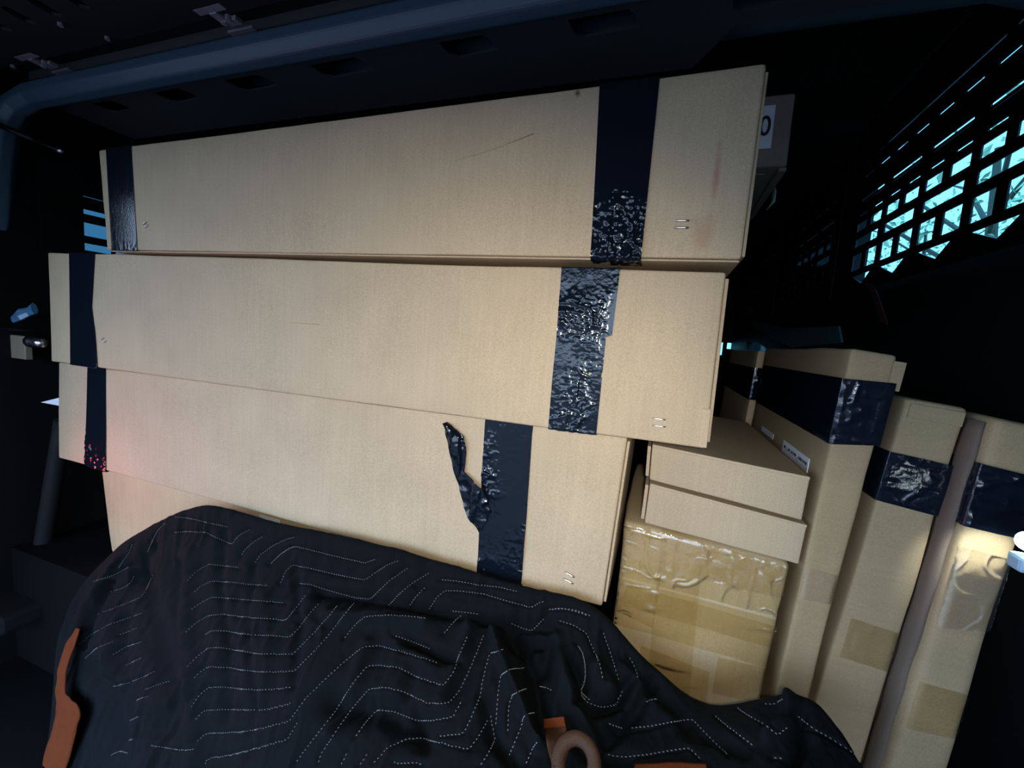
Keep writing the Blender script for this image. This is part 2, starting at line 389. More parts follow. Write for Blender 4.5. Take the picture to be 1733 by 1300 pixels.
# the raised rear door overhead, stretched, lowered and widened out of view to block sky
door = thing('raised_rear_door', 'black inside of the raised rear door with slots and hinge brackets overhead', 'door', (-.5, .3, .6))
hz = lambda y: .572 - (.64 - y) * .15
dh = []
for i in range(7):
    for j in range(2):
        x0 = -1.42 + i * .085; y0 = .555 - j * .085
        dh.append([(x0, y0), (x0 + .012, y0 - .006), (x0 + .03, y0 - .05), (x0 + .022, y0 - .058), (x0 + .008, y0 - .052), (x0 - .008, y0 - .012)])
plate('inner_panel', rect(XL - .6, XR + .1, -1.05, .645), dh, lambda u, v, t: (u, v, hz(v) + t), .006, M['hatch_trim'], door)
MB().box((XL - .05, -1.06, .60), (XR + .1, .66, .68)).build('outer_skin', M['black'], door)
for px, py in ((75, 112), (382, 38)):
    p = at_z(px, py, .566)
    x, y, z = p[0], p[1], hz(p[1])
    hb = MB().box((x - .036, y - .038, z - .006), (x + .032, y - .022, z)).box((x - .030, y + .026, z - .005), (x + .036, y + .038, z)).box((x - .012, y - .024, z - .008), (x + .006, y + .004, z - .001)).box((x + .0, y - .004, z - .009), (x + .030, y + .012, z - .001))
    br = hb.build('hinge_bracket', M['bracket'], door, bevel=.001)
    for dx, dy in ((-.004, .0), (.014, -.006)):
        MB().tube([(x + dx, y + dy, z - .011), (x + dx, y + dy, z - .002)], .0055, 8).build('bolt', M['bracket'], br)
for px, py in ((102, 34), (182, 66), (22, 115)):
    p = at_z(px, py, .566); MB().tube([(p[0], p[1], hz(p[1]) - .006), (p[0], p[1], hz(p[1]))], .005, 8).build('clip', M['bracket'], door)
# gas strut at the left
a = at(-40, 195, .60); b = at(98, 254, .66)
st = thing('gas_strut', 'thin black gas strut running to the left pillar', 'strut', tuple(b))
MB().tube([tuple(a), tuple(a + (b - a) * .72)], .007, 10).build('cylinder', M['black_metal'], st, True)
MB().tube([tuple(a + (b - a) * .70), tuple(b)], .0035, 8).build('rod', M['black_metal'], st, True)
MB().tube([tuple(b - np.array([.004, 0, 0])), tuple(b + np.array([.012, .004, -.002]))], .006, 8).build('ball_joint', M['steel'], st, True)

# left side hardware
post = MB(); post.tube([tuple(at(108, 712, .69)), tuple(at(100, 760, .69)), tuple(at(90, 820, .68)), tuple(at(72, 930, .67)), tuple(at(58, 1045, .66))], .020, 12)
tag(post.build('side_post', M['trim_grey'], smooth=True), 'dark upright post left of the cartons', 'post')
p0 = at(-30, 566, .62); p1 = at(64, 597, .66)
r = thing('steel_bracket', 'tan painted steel bar with bolt beside the middle long carton', 'bracket', tuple(p1))
q = at(-30, 604, .62)
MB().box((p0[0] - .2, .64, q[2] + .004), (at(60, 590, .66)[0], .655, at(30, 568, .64)[2])).build('bar', M['tan_metal'], r, bevel=.002)
c = at(74, 580, .64)
MB().tube([(c[0] - .012, .63, c[2]), (c[0] + .02, .63, c[2])], .011, 10).build('bolt', M['steel'], r, True)
MB().tube([(c[0] - .035, .632, c[2] + .001), (c[0] - .012, .63, c[2])], .016, 10).build('washer', M['black_metal'], r, True)
MB().box((p0[0] - .2, .60, at(30, 559, .62)[2]), (at(83, 555, .66)[0], .66, at(30, 556, .62)[2])).build('flange', M['black_metal'], r, bevel=.002)
pts = [at(22, 541, .63), at(34, 533, .63), at(48, 528, .64), at(58, 522, .64)]
bp = MB().tube([tuple(p) for p in pts], [.010, .016, .012, .016], 7, flat=.4).build('buckle', M['blue_plastic'])
tag(bp, 'small pale blue buckle left of the middle long carton', 'buckle')
# ledge low on the left
mb = MB(); a = at(-60, 1075, .56); b = at(52, 1028, .60)
mb.box((a[0], .54, b[2] - .05), (b[0], .64, b[2])); tag(mb.build('trim_5', M['trim_grey'], bevel=.012), kind='structure')

# ------------------------------------------------------------------ cartons
def rbox_verts(n, r, size):
    """rounded box in local coordinates 0..1 per axis, with rows of vertices near the edges"""
    ax = []
    for k in range(3):
        s = size[k]; e = r / s
        t = np.linspace(e, 1 - e, n[k] + 1)
        ax.append(np.concatenate([[0, e * .3], t, [1 - e * .3, 1]]))
    V = []; Fc = []; idx = {}
    def vid(i, j, k):
        key = (i, j, k)
        if key not in idx:
            p = np.array([ax[0][i] * size[0], ax[1][j] * size[1], ax[2][k] * size[2]])
            q = np.clip(p, r, np.array(size) - r); d = p - q; L = np.linalg.norm(d)
            nn = d / L if L > 0 else np.zeros(3)
            idx[key] = len(V); V.append((q + nn * r, nn))
        return idx[key]
    N = [len(a) for a in ax]
    for k in (0, N[2] - 1):
        for i in range(N[0] - 1):
            for j in range(N[1] - 1):
                f = (vid(i, j, k), vid(i + 1, j, k), vid(i + 1, j + 1, k), vid(i, j + 1, k)); Fc.append(f if k else f[::-1])
    for j in (0, N[1] - 1):
        for i in range(N[0] - 1):
            for k in range(N[2] - 1):
                f = (vid(i, j, k), vid(i + 1, j, k), vid(i + 1, j, k + 1), vid(i, j, k + 1)); Fc.append(f if not j else f[::-1])
    for i in (0, N[0] - 1):
        for j in range(N[1] - 1):
            for k in range(N[2] - 1):
                f = (vid(i, j, k), vid(i, j + 1, k), vid(i, j + 1, k + 1), vid(i, j, k + 1)); Fc.append(f if i else f[::-1])
    P = np.array([v[0] for v in V]); Nn = np.array([v[1] for v in V])
    return P, Nn, Fc

class Carton:
    """a carton given by the (x, z) corners of its front face (TL, TR, BR, BL), its front y and depth"""
    def __init__(s, name, label, corners, y0, depth, mat, r=.004, n=(24, 6, 10), wob=.0012, seed=0, group=None, top_shift=0.0, build=True):
        s.TL, s.TR, s.BR, s.BL = [np.array(c, float) for c in corners]; s.y0 = y0; s.depth = depth; s.top_shift = top_shift
        s.w = np.linalg.norm(s.TR - s.TL); s.h = np.linalg.norm(s.TL - s.BL)
        bx = (s.BL + s.BR) / 2
        s.root = thing(name, label, 'box', (bx[0], y0 + depth / 2, min(s.BL[1], s.BR[1])), group)
        P, N, Fc = rbox_verts(n, r, (s.w, depth, s.h))
        d = vnoise(P, 7, seed + 1.3) * wob + vnoise(P, 22, seed + 2.1) * wob * .35
        P = P + N * d[:, None]
        s.body = mesh_obj('body', s.map(P), Fc, mat, s.root, True)
    def map(s, P):
        """local (0..w, 0..depth, 0..h) -> world"""
        u = P[:, 0] / s.w; v = P[:, 2] / s.h
        top = s.TL[None] * (1 - u)[:, None] + s.TR[None] * u[:, None]
        bot = s.BL[None] * (1 - u)[:, None] + s.BR[None] * u[:, None]
        xz = bot * (1 - v)[:, None] + top * v[:, None]
        return np.stack([xz[:, 0], s.y0 + P[:, 1] + s.top_shift * v, xz[:, 1]], 1)
    def uv(s, px, py):
        """pixel of the photograph on the front face -> local u, h"""
        x, _, z = at(px, py, s.y0)
        v = .5; u = .5
        for _ in range(8):
            top = s.TL * (1 - u) + s.TR * u; bot = s.BL * (1 - u) + s.BR * u
            v = (z - bot[1]) / (top[1] - bot[1])
            l = s.BL * (1 - v) + s.TL * v; rr = s.BR * (1 - v) + s.TR * v
            u = (x - l[0]) / (rr[0] - l[0])
        return u * s.w, v * s.h
    def piece(s, name, lo, hi, mat, bevel=.0008):
        mbx = MB().box(lo, hi); V = s.map(np.array(mbx.v, float))
        o = mesh_obj(name, V, mbx.f, mat, s.root)
        if bevel:
            m = o.modifiers.new('bevel', 'BEVEL'); m.width = bevel; m.segments = 2
        return o
    def band(s, left, right, mat, crumple=.0012, seed=0, back=.06, off=.0012, nu=60, ns=260, hot=None, name='tape', scale=1.0):
        """tape strip wrapped over the top, front and bottom; left/right: list of (t, u) with t 0 top .. 1 bottom of the front"""
        h = s.h; prof = []
        segs = [((back, h + off), (-off, h + off)), ((-off, h + off), (-off, -off)), ((-off, -off), (back, -off))]
        L = [math.dist(*g) for g in segs]; tot = sum(L)
        for i in range(ns + 1):
            d = tot * i / ns
            if d < L[0]: a = d / L[0]; g = segs[0]; t = 0.0; n = (0, 1)
            elif d < L[0] + L[1]: a = (d - L[0]) / L[1]; g = segs[1]; t = a; n = (-1, 0)
            else: a = min((d - L[0] - L[1]) / L[2], 1); g = segs[2]; t = 1.0; n = (0, -1)
            prof.append((g[0][0] + (g[1][0] - g[0][0]) * a, g[0][1] + (g[1][1] - g[0][1]) * a, t, n))
        lt = np.array([p[2] for p in prof])
        ul = np.interp(lt, [p[0] for p in left], [p[1] for p in left]); ur = np.interp(lt, [p[0] for p in right], [p[1] for p in right])
        P = []; N = []
        for i, p in enumerate(prof):
            for j in range(nu + 1):
                P.append((ul[i] + (ur[i] - ul[i]) * j / nu, p[0], p[1])); N.append((0, p[3][0], p[3][1]))
        P = np.array(P); N = np.array(N, float); T = np.repeat(lt, nu + 1)
        amp = np.full(len(P), crumple)
        amp = amp * np.clip(.55 + 1.4 * vnoise(P, 16, seed + 12), .12, 1.5)
        if hot is not None: amp = amp * np.interp(T, [a[0] for a in hot], [a[1] for a in hot])
        d = (.45 * ridged(P * np.array([1.5, 1, .8]), 60 * scale, seed) + .35 * ridged(P, 150 * scale, seed + 3) + .22 * ridged(P, 300 * scale, seed + 7) + .6 * crease(P * np.array([1.6, 1, .7]), 38 * scale, seed + 9, .08) + .25 * vnoise(P * np.array([2.5, 1, .6]), 90 * scale, seed + 5) + .25)
        P = P + N * (np.maximum(d, 0) * amp)[:, None]
        return mesh_obj(name, s.map(P), grid_faces(ns + 1, nu + 1), mat, s.root, True)
    def staple(s, px, py, w=.0165, rz=0.0):
        u, v = s.uv(px, py)
        pts = [(u - w / 2, .002, v), (u - w / 2, -.0016, v), (u - w / 4, -.0020, v), (u, -.0012, v), (u + w / 4, -.0020, v), (u + w / 2, -.0016, v), (u + w / 2, .002, v)]
        pts = [(p[0], p[1], p[2] + (p[0] - u) * rz) for p in pts]
        mbx = MB().tube(pts, .0012, 6); V = s.map(np.array(mbx.v, float))
        return mesh_obj('staple', V, mbx.f, M['staple'], s.root, True)
M['staple'] = M['steel']

def corners_px(Y, *pp): return [(at(*p, Y)[0], at(*p, Y)[2]) for p in pp]
Y1, Y2, Y3, Y4 = .620, .635, .660, .700

# top long carton ---------------------------------------------------------
c1 = corners_px(Y1, (167, 254), (1297, 107), (1255, 439), (180, 423))
sm = at(977, 158, Y1); rd = at(1213, 290, Y1); bl = at(1190, 395, Y1); bot = at(1040, 425, Y1)
base1 = np.array([(c1[2][0] + c1[3][0]) / 2, Y1 + .25, min(c1[2][1], c1[3][1])])
lc = lambda p: tuple(float(v) for v in (p - base1))
M['kraft_1'] = cardboard('kraft_cardboard_stained', KRAFT, [
    (lc(sm), (.006, .02, .007), (.03, .025, .02), .9),
    (lc(rd), (.006, .02, .055), (.36, .13, .09), .55), (lc(bl), (.022, .02, .035), (.40, .22, .12), .45)])
b1 = Carton('long_carton', 'topmost long cardboard carton, with a red streak near its right end', c1, Y1, .50, M['kraft_1'], seed=1, group='long cartons in the stack')
tl, tr = b1.uv(1015, 142), b1.uv(1117, 127); bl_, br_ = b1.uv(1000, 438), b1.uv(1085, 441)
b1.band([(0, tl[0]), (1, bl_[0])], [(0, tr[0]), (1, br_[0])], M['tape'], .0022, 1, hot=[(0, .10), (.5, .16), (.62, 1.0), (1, 1.2)])
tl, tr = b1.uv(180, 250), b1.uv(223, 243); bl_, br_ = b1.uv(190, 426), b1.uv(233, 428)
b1.band([(0, tl[0]), (1, bl_[0])], [(0, tr[0]), (1, br_[0])], M['tape'], .0003, 2)
b1.staple(1154, 374); b1.staple(1153, 386)
b1.staple(246, 378, .008, .6); b1.staple(249, 383, .008, .6)
b1.piece('flap', (.012, .002, -.003), (b1.w - .002, .48, -.0008), M['kraft'])
b1.piece('flap', (b1.w + .0005, .006, .004), (b1.w + .0045, .49, b1.h - .006), M['kraft'])
# shallow diagonal crease
u0, v0 = b1.uv(770, 272); u1, v1 = b1.uv(903, 226)
tb = MB().tube([(u0, .0006, v0), ((u0 + u1) / 2, .0001, (v0 + v1) / 2 - .002), (u1, .0006, v1)], .0011, 6)
mesh_obj('crease', b1.map(np.array(tb.v, float)), tb.f, M['kraft_1'], b1.root, True)

# middle long carton --------------------------------------------------------
c2 = corners_px(Y2, (80, 427), (1229, 461), (1194, 760), (86, 612))
b2 = Carton('long_carton', 'middle long cardboard carton that sticks out farthest to the left', c2, Y2, .30, M['kraft'], seed=2, group='long cartons in the stack')
e = lambda b, *p: [b.uv(*q) for q in p]
def tcol(b, pts): return [(1 - min(max(v / b.h, 0), 1), u) for u, v in (b.uv(*p) for p in pts)]
b2.band(tcol(b2, [(951, 449), (943, 560), (935, 640), (928, 726)]), tcol(b2, [(1050, 455), (1036, 568), (1026, 571), (1018, 650), (1009, 738)]), M['tape'], .0017, 4, hot=[(0, 1), (.5, .9), (.7, 1.1), (1, 1.0)])
b2.band(tcol(b2, [(118, 430), (119, 520), (120, 619)]), tcol(b2, [(162, 430), (157, 520), (162, 560), (166, 623)]), M['tape'], .0012, 5, nu=40, hot=[(0, .8), (.12, .18), (.8, .18), (.9, .6), (1, 1)])
ov = b2.uv(140, 475); ov2 = b2.uv(132, 570)
b2.staple(1115, 709); b2.staple(1115, 721); b2.staple(175, 573, .007, .7); b2.staple(179, 578, .007, .7)
b2.piece('flap', (b2.w + .0005, .006, .01), (b2.w + .005, .29, b2.h - .008), M['kraft'])
b2.piece('flap', (b2.w - .010, -.0022, .002), (b2.w + .001, .001, .062), M['kraft'])
u0, v0 = b2.uv(400, 540); u1, v1 = b2.uv(540, 549)
tb = MB().tube([(u0, .0006, v0), (u1, .0006, v1)], .0010, 6); mesh_obj('crease', b2.map(np.array(tb.v, float)), tb.f, M['kraft'], b2.root, True)

# third long carton ------------------------------------------------------------
c3 = corners_px(Y3, (98, 605), (1062, 740), (1019, 1028), (99, 775))
zb = lambda x: c2[3][1] + (c2[2][1] - c2[3][1]) * (x - c2[3][0]) / (c2[2][0] - c2[3][0])
c3[0] = (c3[0][0], zb(c3[0][0]) - .004); c3[1] = (c3[1][0], zb(c3[1][0]) - .004)
b3 = Carton('long_carton', 'long cardboard carton with torn black tape, third from the top', c3, Y3, .26, M['kraft'], seed=3, group='long cartons in the stack')
b3.band(tcol(b3, [(821, 718), (812, 880), (808, 975)]), tcol(b3, [(901, 735), (892, 870), (882, 996)]), M['tape'], .0034, 7, hot=[(0, .9), (.45, 1), (.5, .4), (.7, .9), (.85, 1.2), (1, .8)])
b3.band(tcol(b3, [(149, 625), (147, 700), (145, 785)]), tcol(b3, [(180, 630), (180, 700), (180, 793)]), M['tape'], .0018, 8, nu=24, hot=[(0, .3), (.55, .3), (.68, 1.3), (1, 1.3)])
b3.staple(964, 972, .016, -.25); b3.staple(962, 983, .016, -.25)
b3.piece('flap', (b3.w + .0005, .006, .006), (b3.w + .0045, .25, b3.h - .006), M['kraft'])
# the torn, twisted strip of tape
k = 420 / 1437
Lp = [(188, 118), (203, 200), (228, 330), (262, 470), (300, 615), (335, 690), (388, 748)]
Rp = [(208, 112), (300, 200), (314, 260), (304, 400), (405, 492), (432, 560), (452, 640)]
ns, nu = 90, 24
def samp(pl, t):
    pl = [b3.uv(700 + a * k, 680 + b * k) for a, b in pl]
    return np.stack([np.interp(t, np.linspace(0, 1, len(pl)), [p[i] for p in pl]) for i in (0, 1)], 1)
tt = np.linspace(0, 1, ns + 1); A = samp(Lp, tt); B = samp(Rp, tt); P = []
for i in range(ns + 1):
    for j in range(nu + 1):
        w = j / nu; q = A[i] * (1 - w) + B[i] * w
        lift = .0035 + .007 * (1 - tt[i]) * math.sin(math.pi * w) + .004 * math.sin(7 * tt[i] + 3 * w)
        P.append((q[0], -max(lift, .003), q[1]))
P = np.array(P); P[:, 1] -= np.maximum(.0035 * crease(P * np.array([1.6, 1, .6]), 30, 9, .15) + .0016 * ridged(P, 75, 4) + .0005 * ridged(P, 200, 2), -.002)
mesh_obj('torn_tape', b3.map(P), grid_faces(ns + 1, nu + 1), M['tape'], b3.root, True)

# lowest long carton -----------------------------------------------------------
xl4 = at(167, 800, Y4)[0]
b4 = Carton('long_carton', 'lowest long cardboard carton, half covered by the black blanket', [(xl4, -.412), (-.12, -.430), (-.12, -.655), (at(186, 930, Y4)[0], -.655)], Y4, .24, M['kraft_olive'], r=.014, seed=4, group='long cartons in the stack')
b4.piece('label_sticker', (b4.w * .45, -.0012, b4.h - .03), (b4.w * .45 + .06, .0005, b4.h - .012), M['paper'])

# box with a printed label, lying on the topmost long carton -----------------------
YL = .957
lt_, rb_ = at(1347, 157, YL), at(1331, 284, YL); rt_ = at(1347, 157, YL)
z_top, z_bot = lt_[2], b1.TR[1] + .004
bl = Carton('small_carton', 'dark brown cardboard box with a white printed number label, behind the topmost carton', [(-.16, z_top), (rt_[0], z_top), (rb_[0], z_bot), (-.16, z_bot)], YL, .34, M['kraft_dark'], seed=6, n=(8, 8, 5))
lp0 = at(1318, 178, YL); lp1 = at(1306, 251, YL)
ua, va = bl.uv(1256, 182); ub, vb = bl.uv(1315, 178); uc, vc = bl.uv(1306, 251)
lab = bl.piece('label_sticker', (ub - .075, -.0016, vc), (ub - .002, .0003, vb), M['paper'], bevel=0)
cu = bpy.data.curves.new('digits', 'FONT'); cu.body = '50'; cu.size = .050; cu.extrude = .0003; cu.align_x = 'RIGHT'; cu.offset = .0005; cu.space_character = 1.08
to = bpy.data.objects.new('digits_tmp', cu); COL.objects.link(to)
bpy.context.view_layer.update()
me = bpy.data.meshes.new_from_object(to.evaluated_get(bpy.context.evaluated_depsgraph_get()))
bpy.data.objects.remove(to)
tv = np.array([v.co[:] for v in me.vertices]); tf = [tuple(p.vertices) for p in me.polygons]
uo, vo = bl.uv(1303, 229)
tv2 = np.stack([tv[:, 0] * .82 + uo, -.0021 - tv[:, 2], tv[:, 1] + vo], 1)
mesh_obj('digits', bl.map(tv2), tf, M['ink'], lab)
bl.piece('underside_film', (bl.w * .3, .03, -.0025), (bl.w - .03, .32, -.0008), M['green_film'])
bl.piece('flap', (bl.w - .012, .004, -.008), (bl.w + .001, .33, -.001), M['kraft_dark'])
fr = at(1300, 345, 1.05)
ft = MB(); ft.tube([tuple(at(1308, 312, 1.08)), tuple(at(1311, 325, 1.08)), tuple(at(1308, 342, 1.08)), tuple(at(1298, 355, 1.08))], [.006, .010, .012, .004], 6, flat=.3)
ft.build('loose_film', M['green_film'], bl.root, True)

# ------------------------------------------------------------------ right hand group
def to_floor(top, low, z):
    t = (z - top[1]) / (low[1] - top[1]); return (top[0] + (low[0] - top[0]) * t, z)
YA, YB, YC = .72, .735, .70
xz = lambda px, py, Y: (at(px, py, Y)[0], at(px, py, Y)[2])
# taped carton
wTL, wTR, wBR = xz(1052, 880, .72), xz(1342, 955, .72), xz(1290, 1185, .72)
wx = -.034
bw = Carton('taped_carton', 'cardboard box wrapped in shiny clear tape, beneath the two flat boxes', [(wx, wTL[1]), (wTR[0], wTR[1]), to_floor(wTR, wBR, -.657), (wx, -.657)], .72, .40, M['kraft_olive'], r=.012, n=(20, 8, 20), wob=.003, seed=11)
def film(c, poly, name='clear_tape', off=.0012, mat='clear_tape', amp=.0008, seed=0, nu=36, nv=18, wrap_top=0.0):
    """strip of tape on the front: poly = TL, TR, BR, BL in photo pixels"""
    q = [np.array(c.uv(*p)) for p in poly]; P = []
    for i in range(nu + 1):
        a = i / nu
        for j in range(nv + 1):
            b_ = j / nv
            p = (q[0] * (1 - a) + q[1] * a) * (1 - b_) + (q[3] * (1 - a) + q[2] * a) * b_
            P.append((p[0], -off, p[1]))
    P = np.array(P); P[:, 0] = np.clip(P[:, 0], .003, c.w - .003)
    Q = P * np.array([1.0, 1.0, .55])
    d = .8 * crease(Q, 26, seed, .07) + .5 * crease(P[:, [2, 1, 0]], 40, seed + 2, .07) + .25 * vnoise(P, 22, seed + 5) + .12 * vnoise(P, 130, seed + 4) + .2
    P[:, 1] -= np.maximum(d, 0) * amp
    # hug rounded corners
    over = np.maximum(0, np.maximum(.010 - P[:, 0], P[:, 0] - (c.w - .010))); P[:, 1] += over ** 2 * 40
    over = np.maximum(0, P[:, 2] - (c.h - .010)); P[:, 1] += over ** 2 * 40
    Fc = [f[::-1] for f in grid_faces(nu + 1, nv + 1)]
    return mesh_obj(name, c.map(P), Fc, M[mat], c.root, True)
film(bw, [(1056, 884), (1338, 958), (1322, 1045), (1040, 972)], off=.0016, amp=.0030, seed=1, nu=130, nv=60)
film(bw, [(1040, 975), (1320, 1050), (1302, 1130), (1024, 1050)], off=.0020, amp=.0012, seed=2, mat='clear_tape_matt')
film(bw, [(1062, 986), (1325, 1062), (1318, 1098), (1050, 1022)], off=.0036, amp=.0012, seed=3)
film(bw, [(1120, 890), (1190, 918), (1165, 1180), (1095, 1150)], off=.0050, amp=.0016, seed=4, nu=18, nv=50)
film(bw, [(1190, 925), (1335, 960), (1325, 1010), (1180, 975)], off=.0064, amp=.0028, seed=6, nu=90, nv=50)
film(bw, [(1060, 890), (1130, 908), (1105, 1060), (1045, 1030)], off=.0064, amp=.0022, seed=8, nu=50, nv=80)
film(bw, [(1215, 1110), (1300, 1130), (1288, 1190), (1205, 1170)], off=.0034, amp=.0006, seed=9, mat='clear_tape_matt')
film(bw, [(1085, 1090), (1200, 1135), (1195, 1190), (1080, 1150)], off=.0034, amp=.0006, seed=10, mat='clear_tape_matt')

# two flat boxes
def flat_box(label, pts, depth, seed):
    c = Carton('flat_carton', label, [xz(*p, .72) for p in pts], .72, depth, M['kraft'], r=.0025, n=(10, 10, 4), wob=.0008, seed=seed, group='flat cartons on the taped box')
    h = c.h
    c.piece('lid', (.0005, -.0022, h - .0032), (c.w - .0005, depth - .01, h + .0014), M['kraft_side'], .0008)
    c.piece('lid_tab', (-.007, .004, .004), (-.0015, .06, h - .004), M['kraft'])
    return c
flat_box('lower of the two plain flat cardboard boxes, resting on the clear-taped box', [(1100, 819), (1366, 890), (1352, 956), (1091, 885)], .50, 21)
flat_box('upper of the two plain flat cardboard boxes, under the overhanging middle carton', [(1104, 753), (1371, 809), (1357, 881), (1099, 812)], .50, 22)

# tall narrow cartons
aTL, aTR = xz(1441, 590, YA), xz(1521, 602, YA)
aBL = to_floor(xz(1441, 590, YA), xz(1312, 1180, YA), -.657); aBR = to_floor(xz(1514, 649, YA), xz(1366, 1194, YA), -.657)
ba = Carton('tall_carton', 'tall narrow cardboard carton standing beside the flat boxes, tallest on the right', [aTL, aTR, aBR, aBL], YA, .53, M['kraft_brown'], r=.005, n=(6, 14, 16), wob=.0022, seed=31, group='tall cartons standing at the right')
bTL, bTR = xz(1534, 674, YB), xz(1641, 692, YB)
bBL = to_floor(xz(1510, 766, YB), xz(1377, 1201, YB), -.657); bBR = to_floor(bTR, xz(1468, 1269, YB), -.657)
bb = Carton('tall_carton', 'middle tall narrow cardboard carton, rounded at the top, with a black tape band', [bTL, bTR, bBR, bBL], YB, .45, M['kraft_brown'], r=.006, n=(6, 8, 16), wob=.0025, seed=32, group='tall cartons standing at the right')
cTL = xz(1687, 706, YC); cBL = to_floor(cTL, xz(1505, 1297, YC), -.657); cRm = xz(1730, 908, YC); cRl = xz(1608, 1297, YC)
cBR = to_floor(cRm, cRl, -.657); cTR = to_floor(cRm, cRl, cTL[1] - .008)
cTR = (min(cTR[0], .462), cTR[1])
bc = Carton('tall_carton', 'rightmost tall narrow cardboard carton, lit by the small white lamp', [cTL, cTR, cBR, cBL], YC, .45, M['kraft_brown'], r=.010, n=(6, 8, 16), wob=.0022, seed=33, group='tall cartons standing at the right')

def ring(c, v0, v1, mat, seed, amp=.0012, left_d=.5, right=True, off=.0014, name='tape', n=120, nv=30, hot=None):
    """horizontal tape band around left side, front and right side; v0/v1: heights (left end, right end) of lower and upper edge on the front"""
    w = c.w; P = []; N = []
    segs = [((-off, left_d), (-off, -off), (-1, 0)), ((-off, -off), (w + off, -off), (0, -1)), ((w + off, -off), (w + off, .08), (1, 0))]
    cols = 0; K = []
    nseg = [max(int(n * .45), 20), max(int(n * .45), 20), max(int(n * .1), 8)]
    for q, g in enumerate(segs):
        Lq = math.dist(g[0], g[1])
        for i in range(nseg[q] + 1):
            a = i / nseg[q]
            if q and i == 0: continue
            x = g[0][0] + (g[1][0] - g[0][0]) * a; y = g[0][1] + (g[1][1] - g[0][1]) * a
            nn = g[2] if not (i == nseg[q] and q < 2) else ((g[2][0] + segs[q + 1][2][0]) * .7, (g[2][1] + segs[q + 1][2][1]) * .7)
            near = min(a * Lq if q else 1, (1 - a) * Lq if q < 2 else 1)
            t = min(max(x / w, 0), 1); lo = v0[0] + (v0[1] - v0[0]) * t; hi = v1[0] + (v1[1] - v1[0]) * t; cols += 1
            for j in range(nv + 1):
                P.append((x, y, lo + (hi - lo) * j / nv)); N.append((nn[0], nn[1], 0)); K.append(min(1, near / .006))
    n = cols - 1; K = np.array(K)
    P = np.array(P); N = np.array(N, float)
    d = .8 * crease(P * np.array([.6, .6, 1.5]), 40, seed, .1) + .35 * ridged(P * np.array([.6, .6, 1.8]), 80, seed + 3) + .15 * vnoise(P, 200, seed + 1) + .2
    fade = np.where(N[:, 0] < -.9, .3, 1.0) * K
    P = P + N * (np.maximum(d, 0) * amp * fade)[:, None]
    return mesh_obj(name, c.map(P), grid_faces(n + 1, nv + 1), mat, c.root, True)
def vh(c, px, py): return c.uv(px, py)[1]
ring(ba, (vh(ba, 1392, 748), vh(ba, 1500, 757)), (vh(ba, 1432, 641), vh(ba, 1514, 649)), M['tape'], 1, .0016, n=200, off=.0042)
ring(bb, (vh(bb, 1483, 846), vh(bb, 1588, 874)), (vh(bb, 1511, 765), vh(bb, 1622, 790)), M['tape'], 2, .0016, left_d=.40)
ring(bc, (vh(bc, 1628, 889), vh(bc, 1728, 912)), (vh(bc, 1666, 786), vh(bc, 1733, 803)), M['tape'], 3, .0022, left_d=.40)
ba.piece('flap', (ba.w - .004, -.003, ba.h - .048), (ba.w + .010, .20, ba.h - .008), M['kraft_brown'])
bb.piece('flap', (.006, -.0022, bb.h - .026), (bb.w - .003, .001, bb.h - .006), M['kraft_brown'])
# stickers on the left side of the nearest tall carton
def side_sticker(c, p0, p1, name, code):
    X = (c.TL[0] + c.BL[0]) / 2
    def loc(px, py):
        u = 0
        P = at_x(px, py, .232); v = (P[2] - c.BL[1]) / (c.TL[1] - c.BL[1]); return P[1] - c.y0, v * c.h
    y_a, z_a = loc(*p0); y_b, z_b = loc(*p1)
    y0, y1 = min(y_a, y_b), max(y_a, y_b); z0, z1 = min(z_a, z_b), max(z_a, z_b)
    o = c.piece(name, (-.0016, y0, z0), (.0002, y1, z1), M['paper'], 0)
    if code:
        mbx = MB(); x = y0 + .006
        while x < y1 - .008:
            w = random.choice([.002, .003, .005]); mbx.box((-.0021, x, z0 + .010), (-.0014, x + w, z1 - .008 - random.choice([0, 0, .006]))); x += w + random.choice([.002, .003])
        mesh_obj('bar_code', c.map(np.array(mbx.v, float)), mbx.f, M['ink'], o)
    return o
side_sticker(ba, (1362, 800), (1323, 744), 'label_sticker', True)
side_sticker(ba, (1306, 735), (1286, 728), 'label_sticker', False)
# clear tape low on the tall cartons
def fr_film(c, poly, **kw): return film(c, poly, **kw)
fr_film(ba, [(1345, 955), (1425, 975), (1413, 1025), (1335, 1010)], mat='clear_tape_haze', amp=.0006, seed=3)
fr_film(bb, [(1440, 1045), (1530, 1075), (1510, 1140), (1420, 1110)], mat='clear_tape_matt', amp=.0008, seed=4)
fr_film(bc, [(1612, 920), (1712, 945), (1690, 1070), (1585, 1060)], mat='clear_tape_haze', off=.003, amp=.0022, seed=5, nu=40, nv=50)
fr_film(bc, [(1548, 1150), (1640, 1175), (1625, 1250), (1532, 1230)], mat='clear_tape_matt', off=.0035, amp=.0008, seed=6)
# rounded spine on the left side of the rightmost tall carton
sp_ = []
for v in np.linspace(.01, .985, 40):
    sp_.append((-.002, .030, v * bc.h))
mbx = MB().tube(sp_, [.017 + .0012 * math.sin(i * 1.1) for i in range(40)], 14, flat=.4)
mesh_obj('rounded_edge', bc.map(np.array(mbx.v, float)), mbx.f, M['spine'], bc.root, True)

# dark carton farther in, behind the tallest one
bz = Carton('tall_carton', 'shadowed cardboard carton farther in, behind the tallest one', [(.235, .012), (.300, .012), (.262, -.657), (.200, -.657)], 1.27, .50, M['kraft_side'], seed=35, n=(4, 8, 8))
ring(bz, (bz.h - .13, bz.h - .13), (bz.h - .045, bz.h - .045), M['tape'], 8, .0012, left_d=.5)

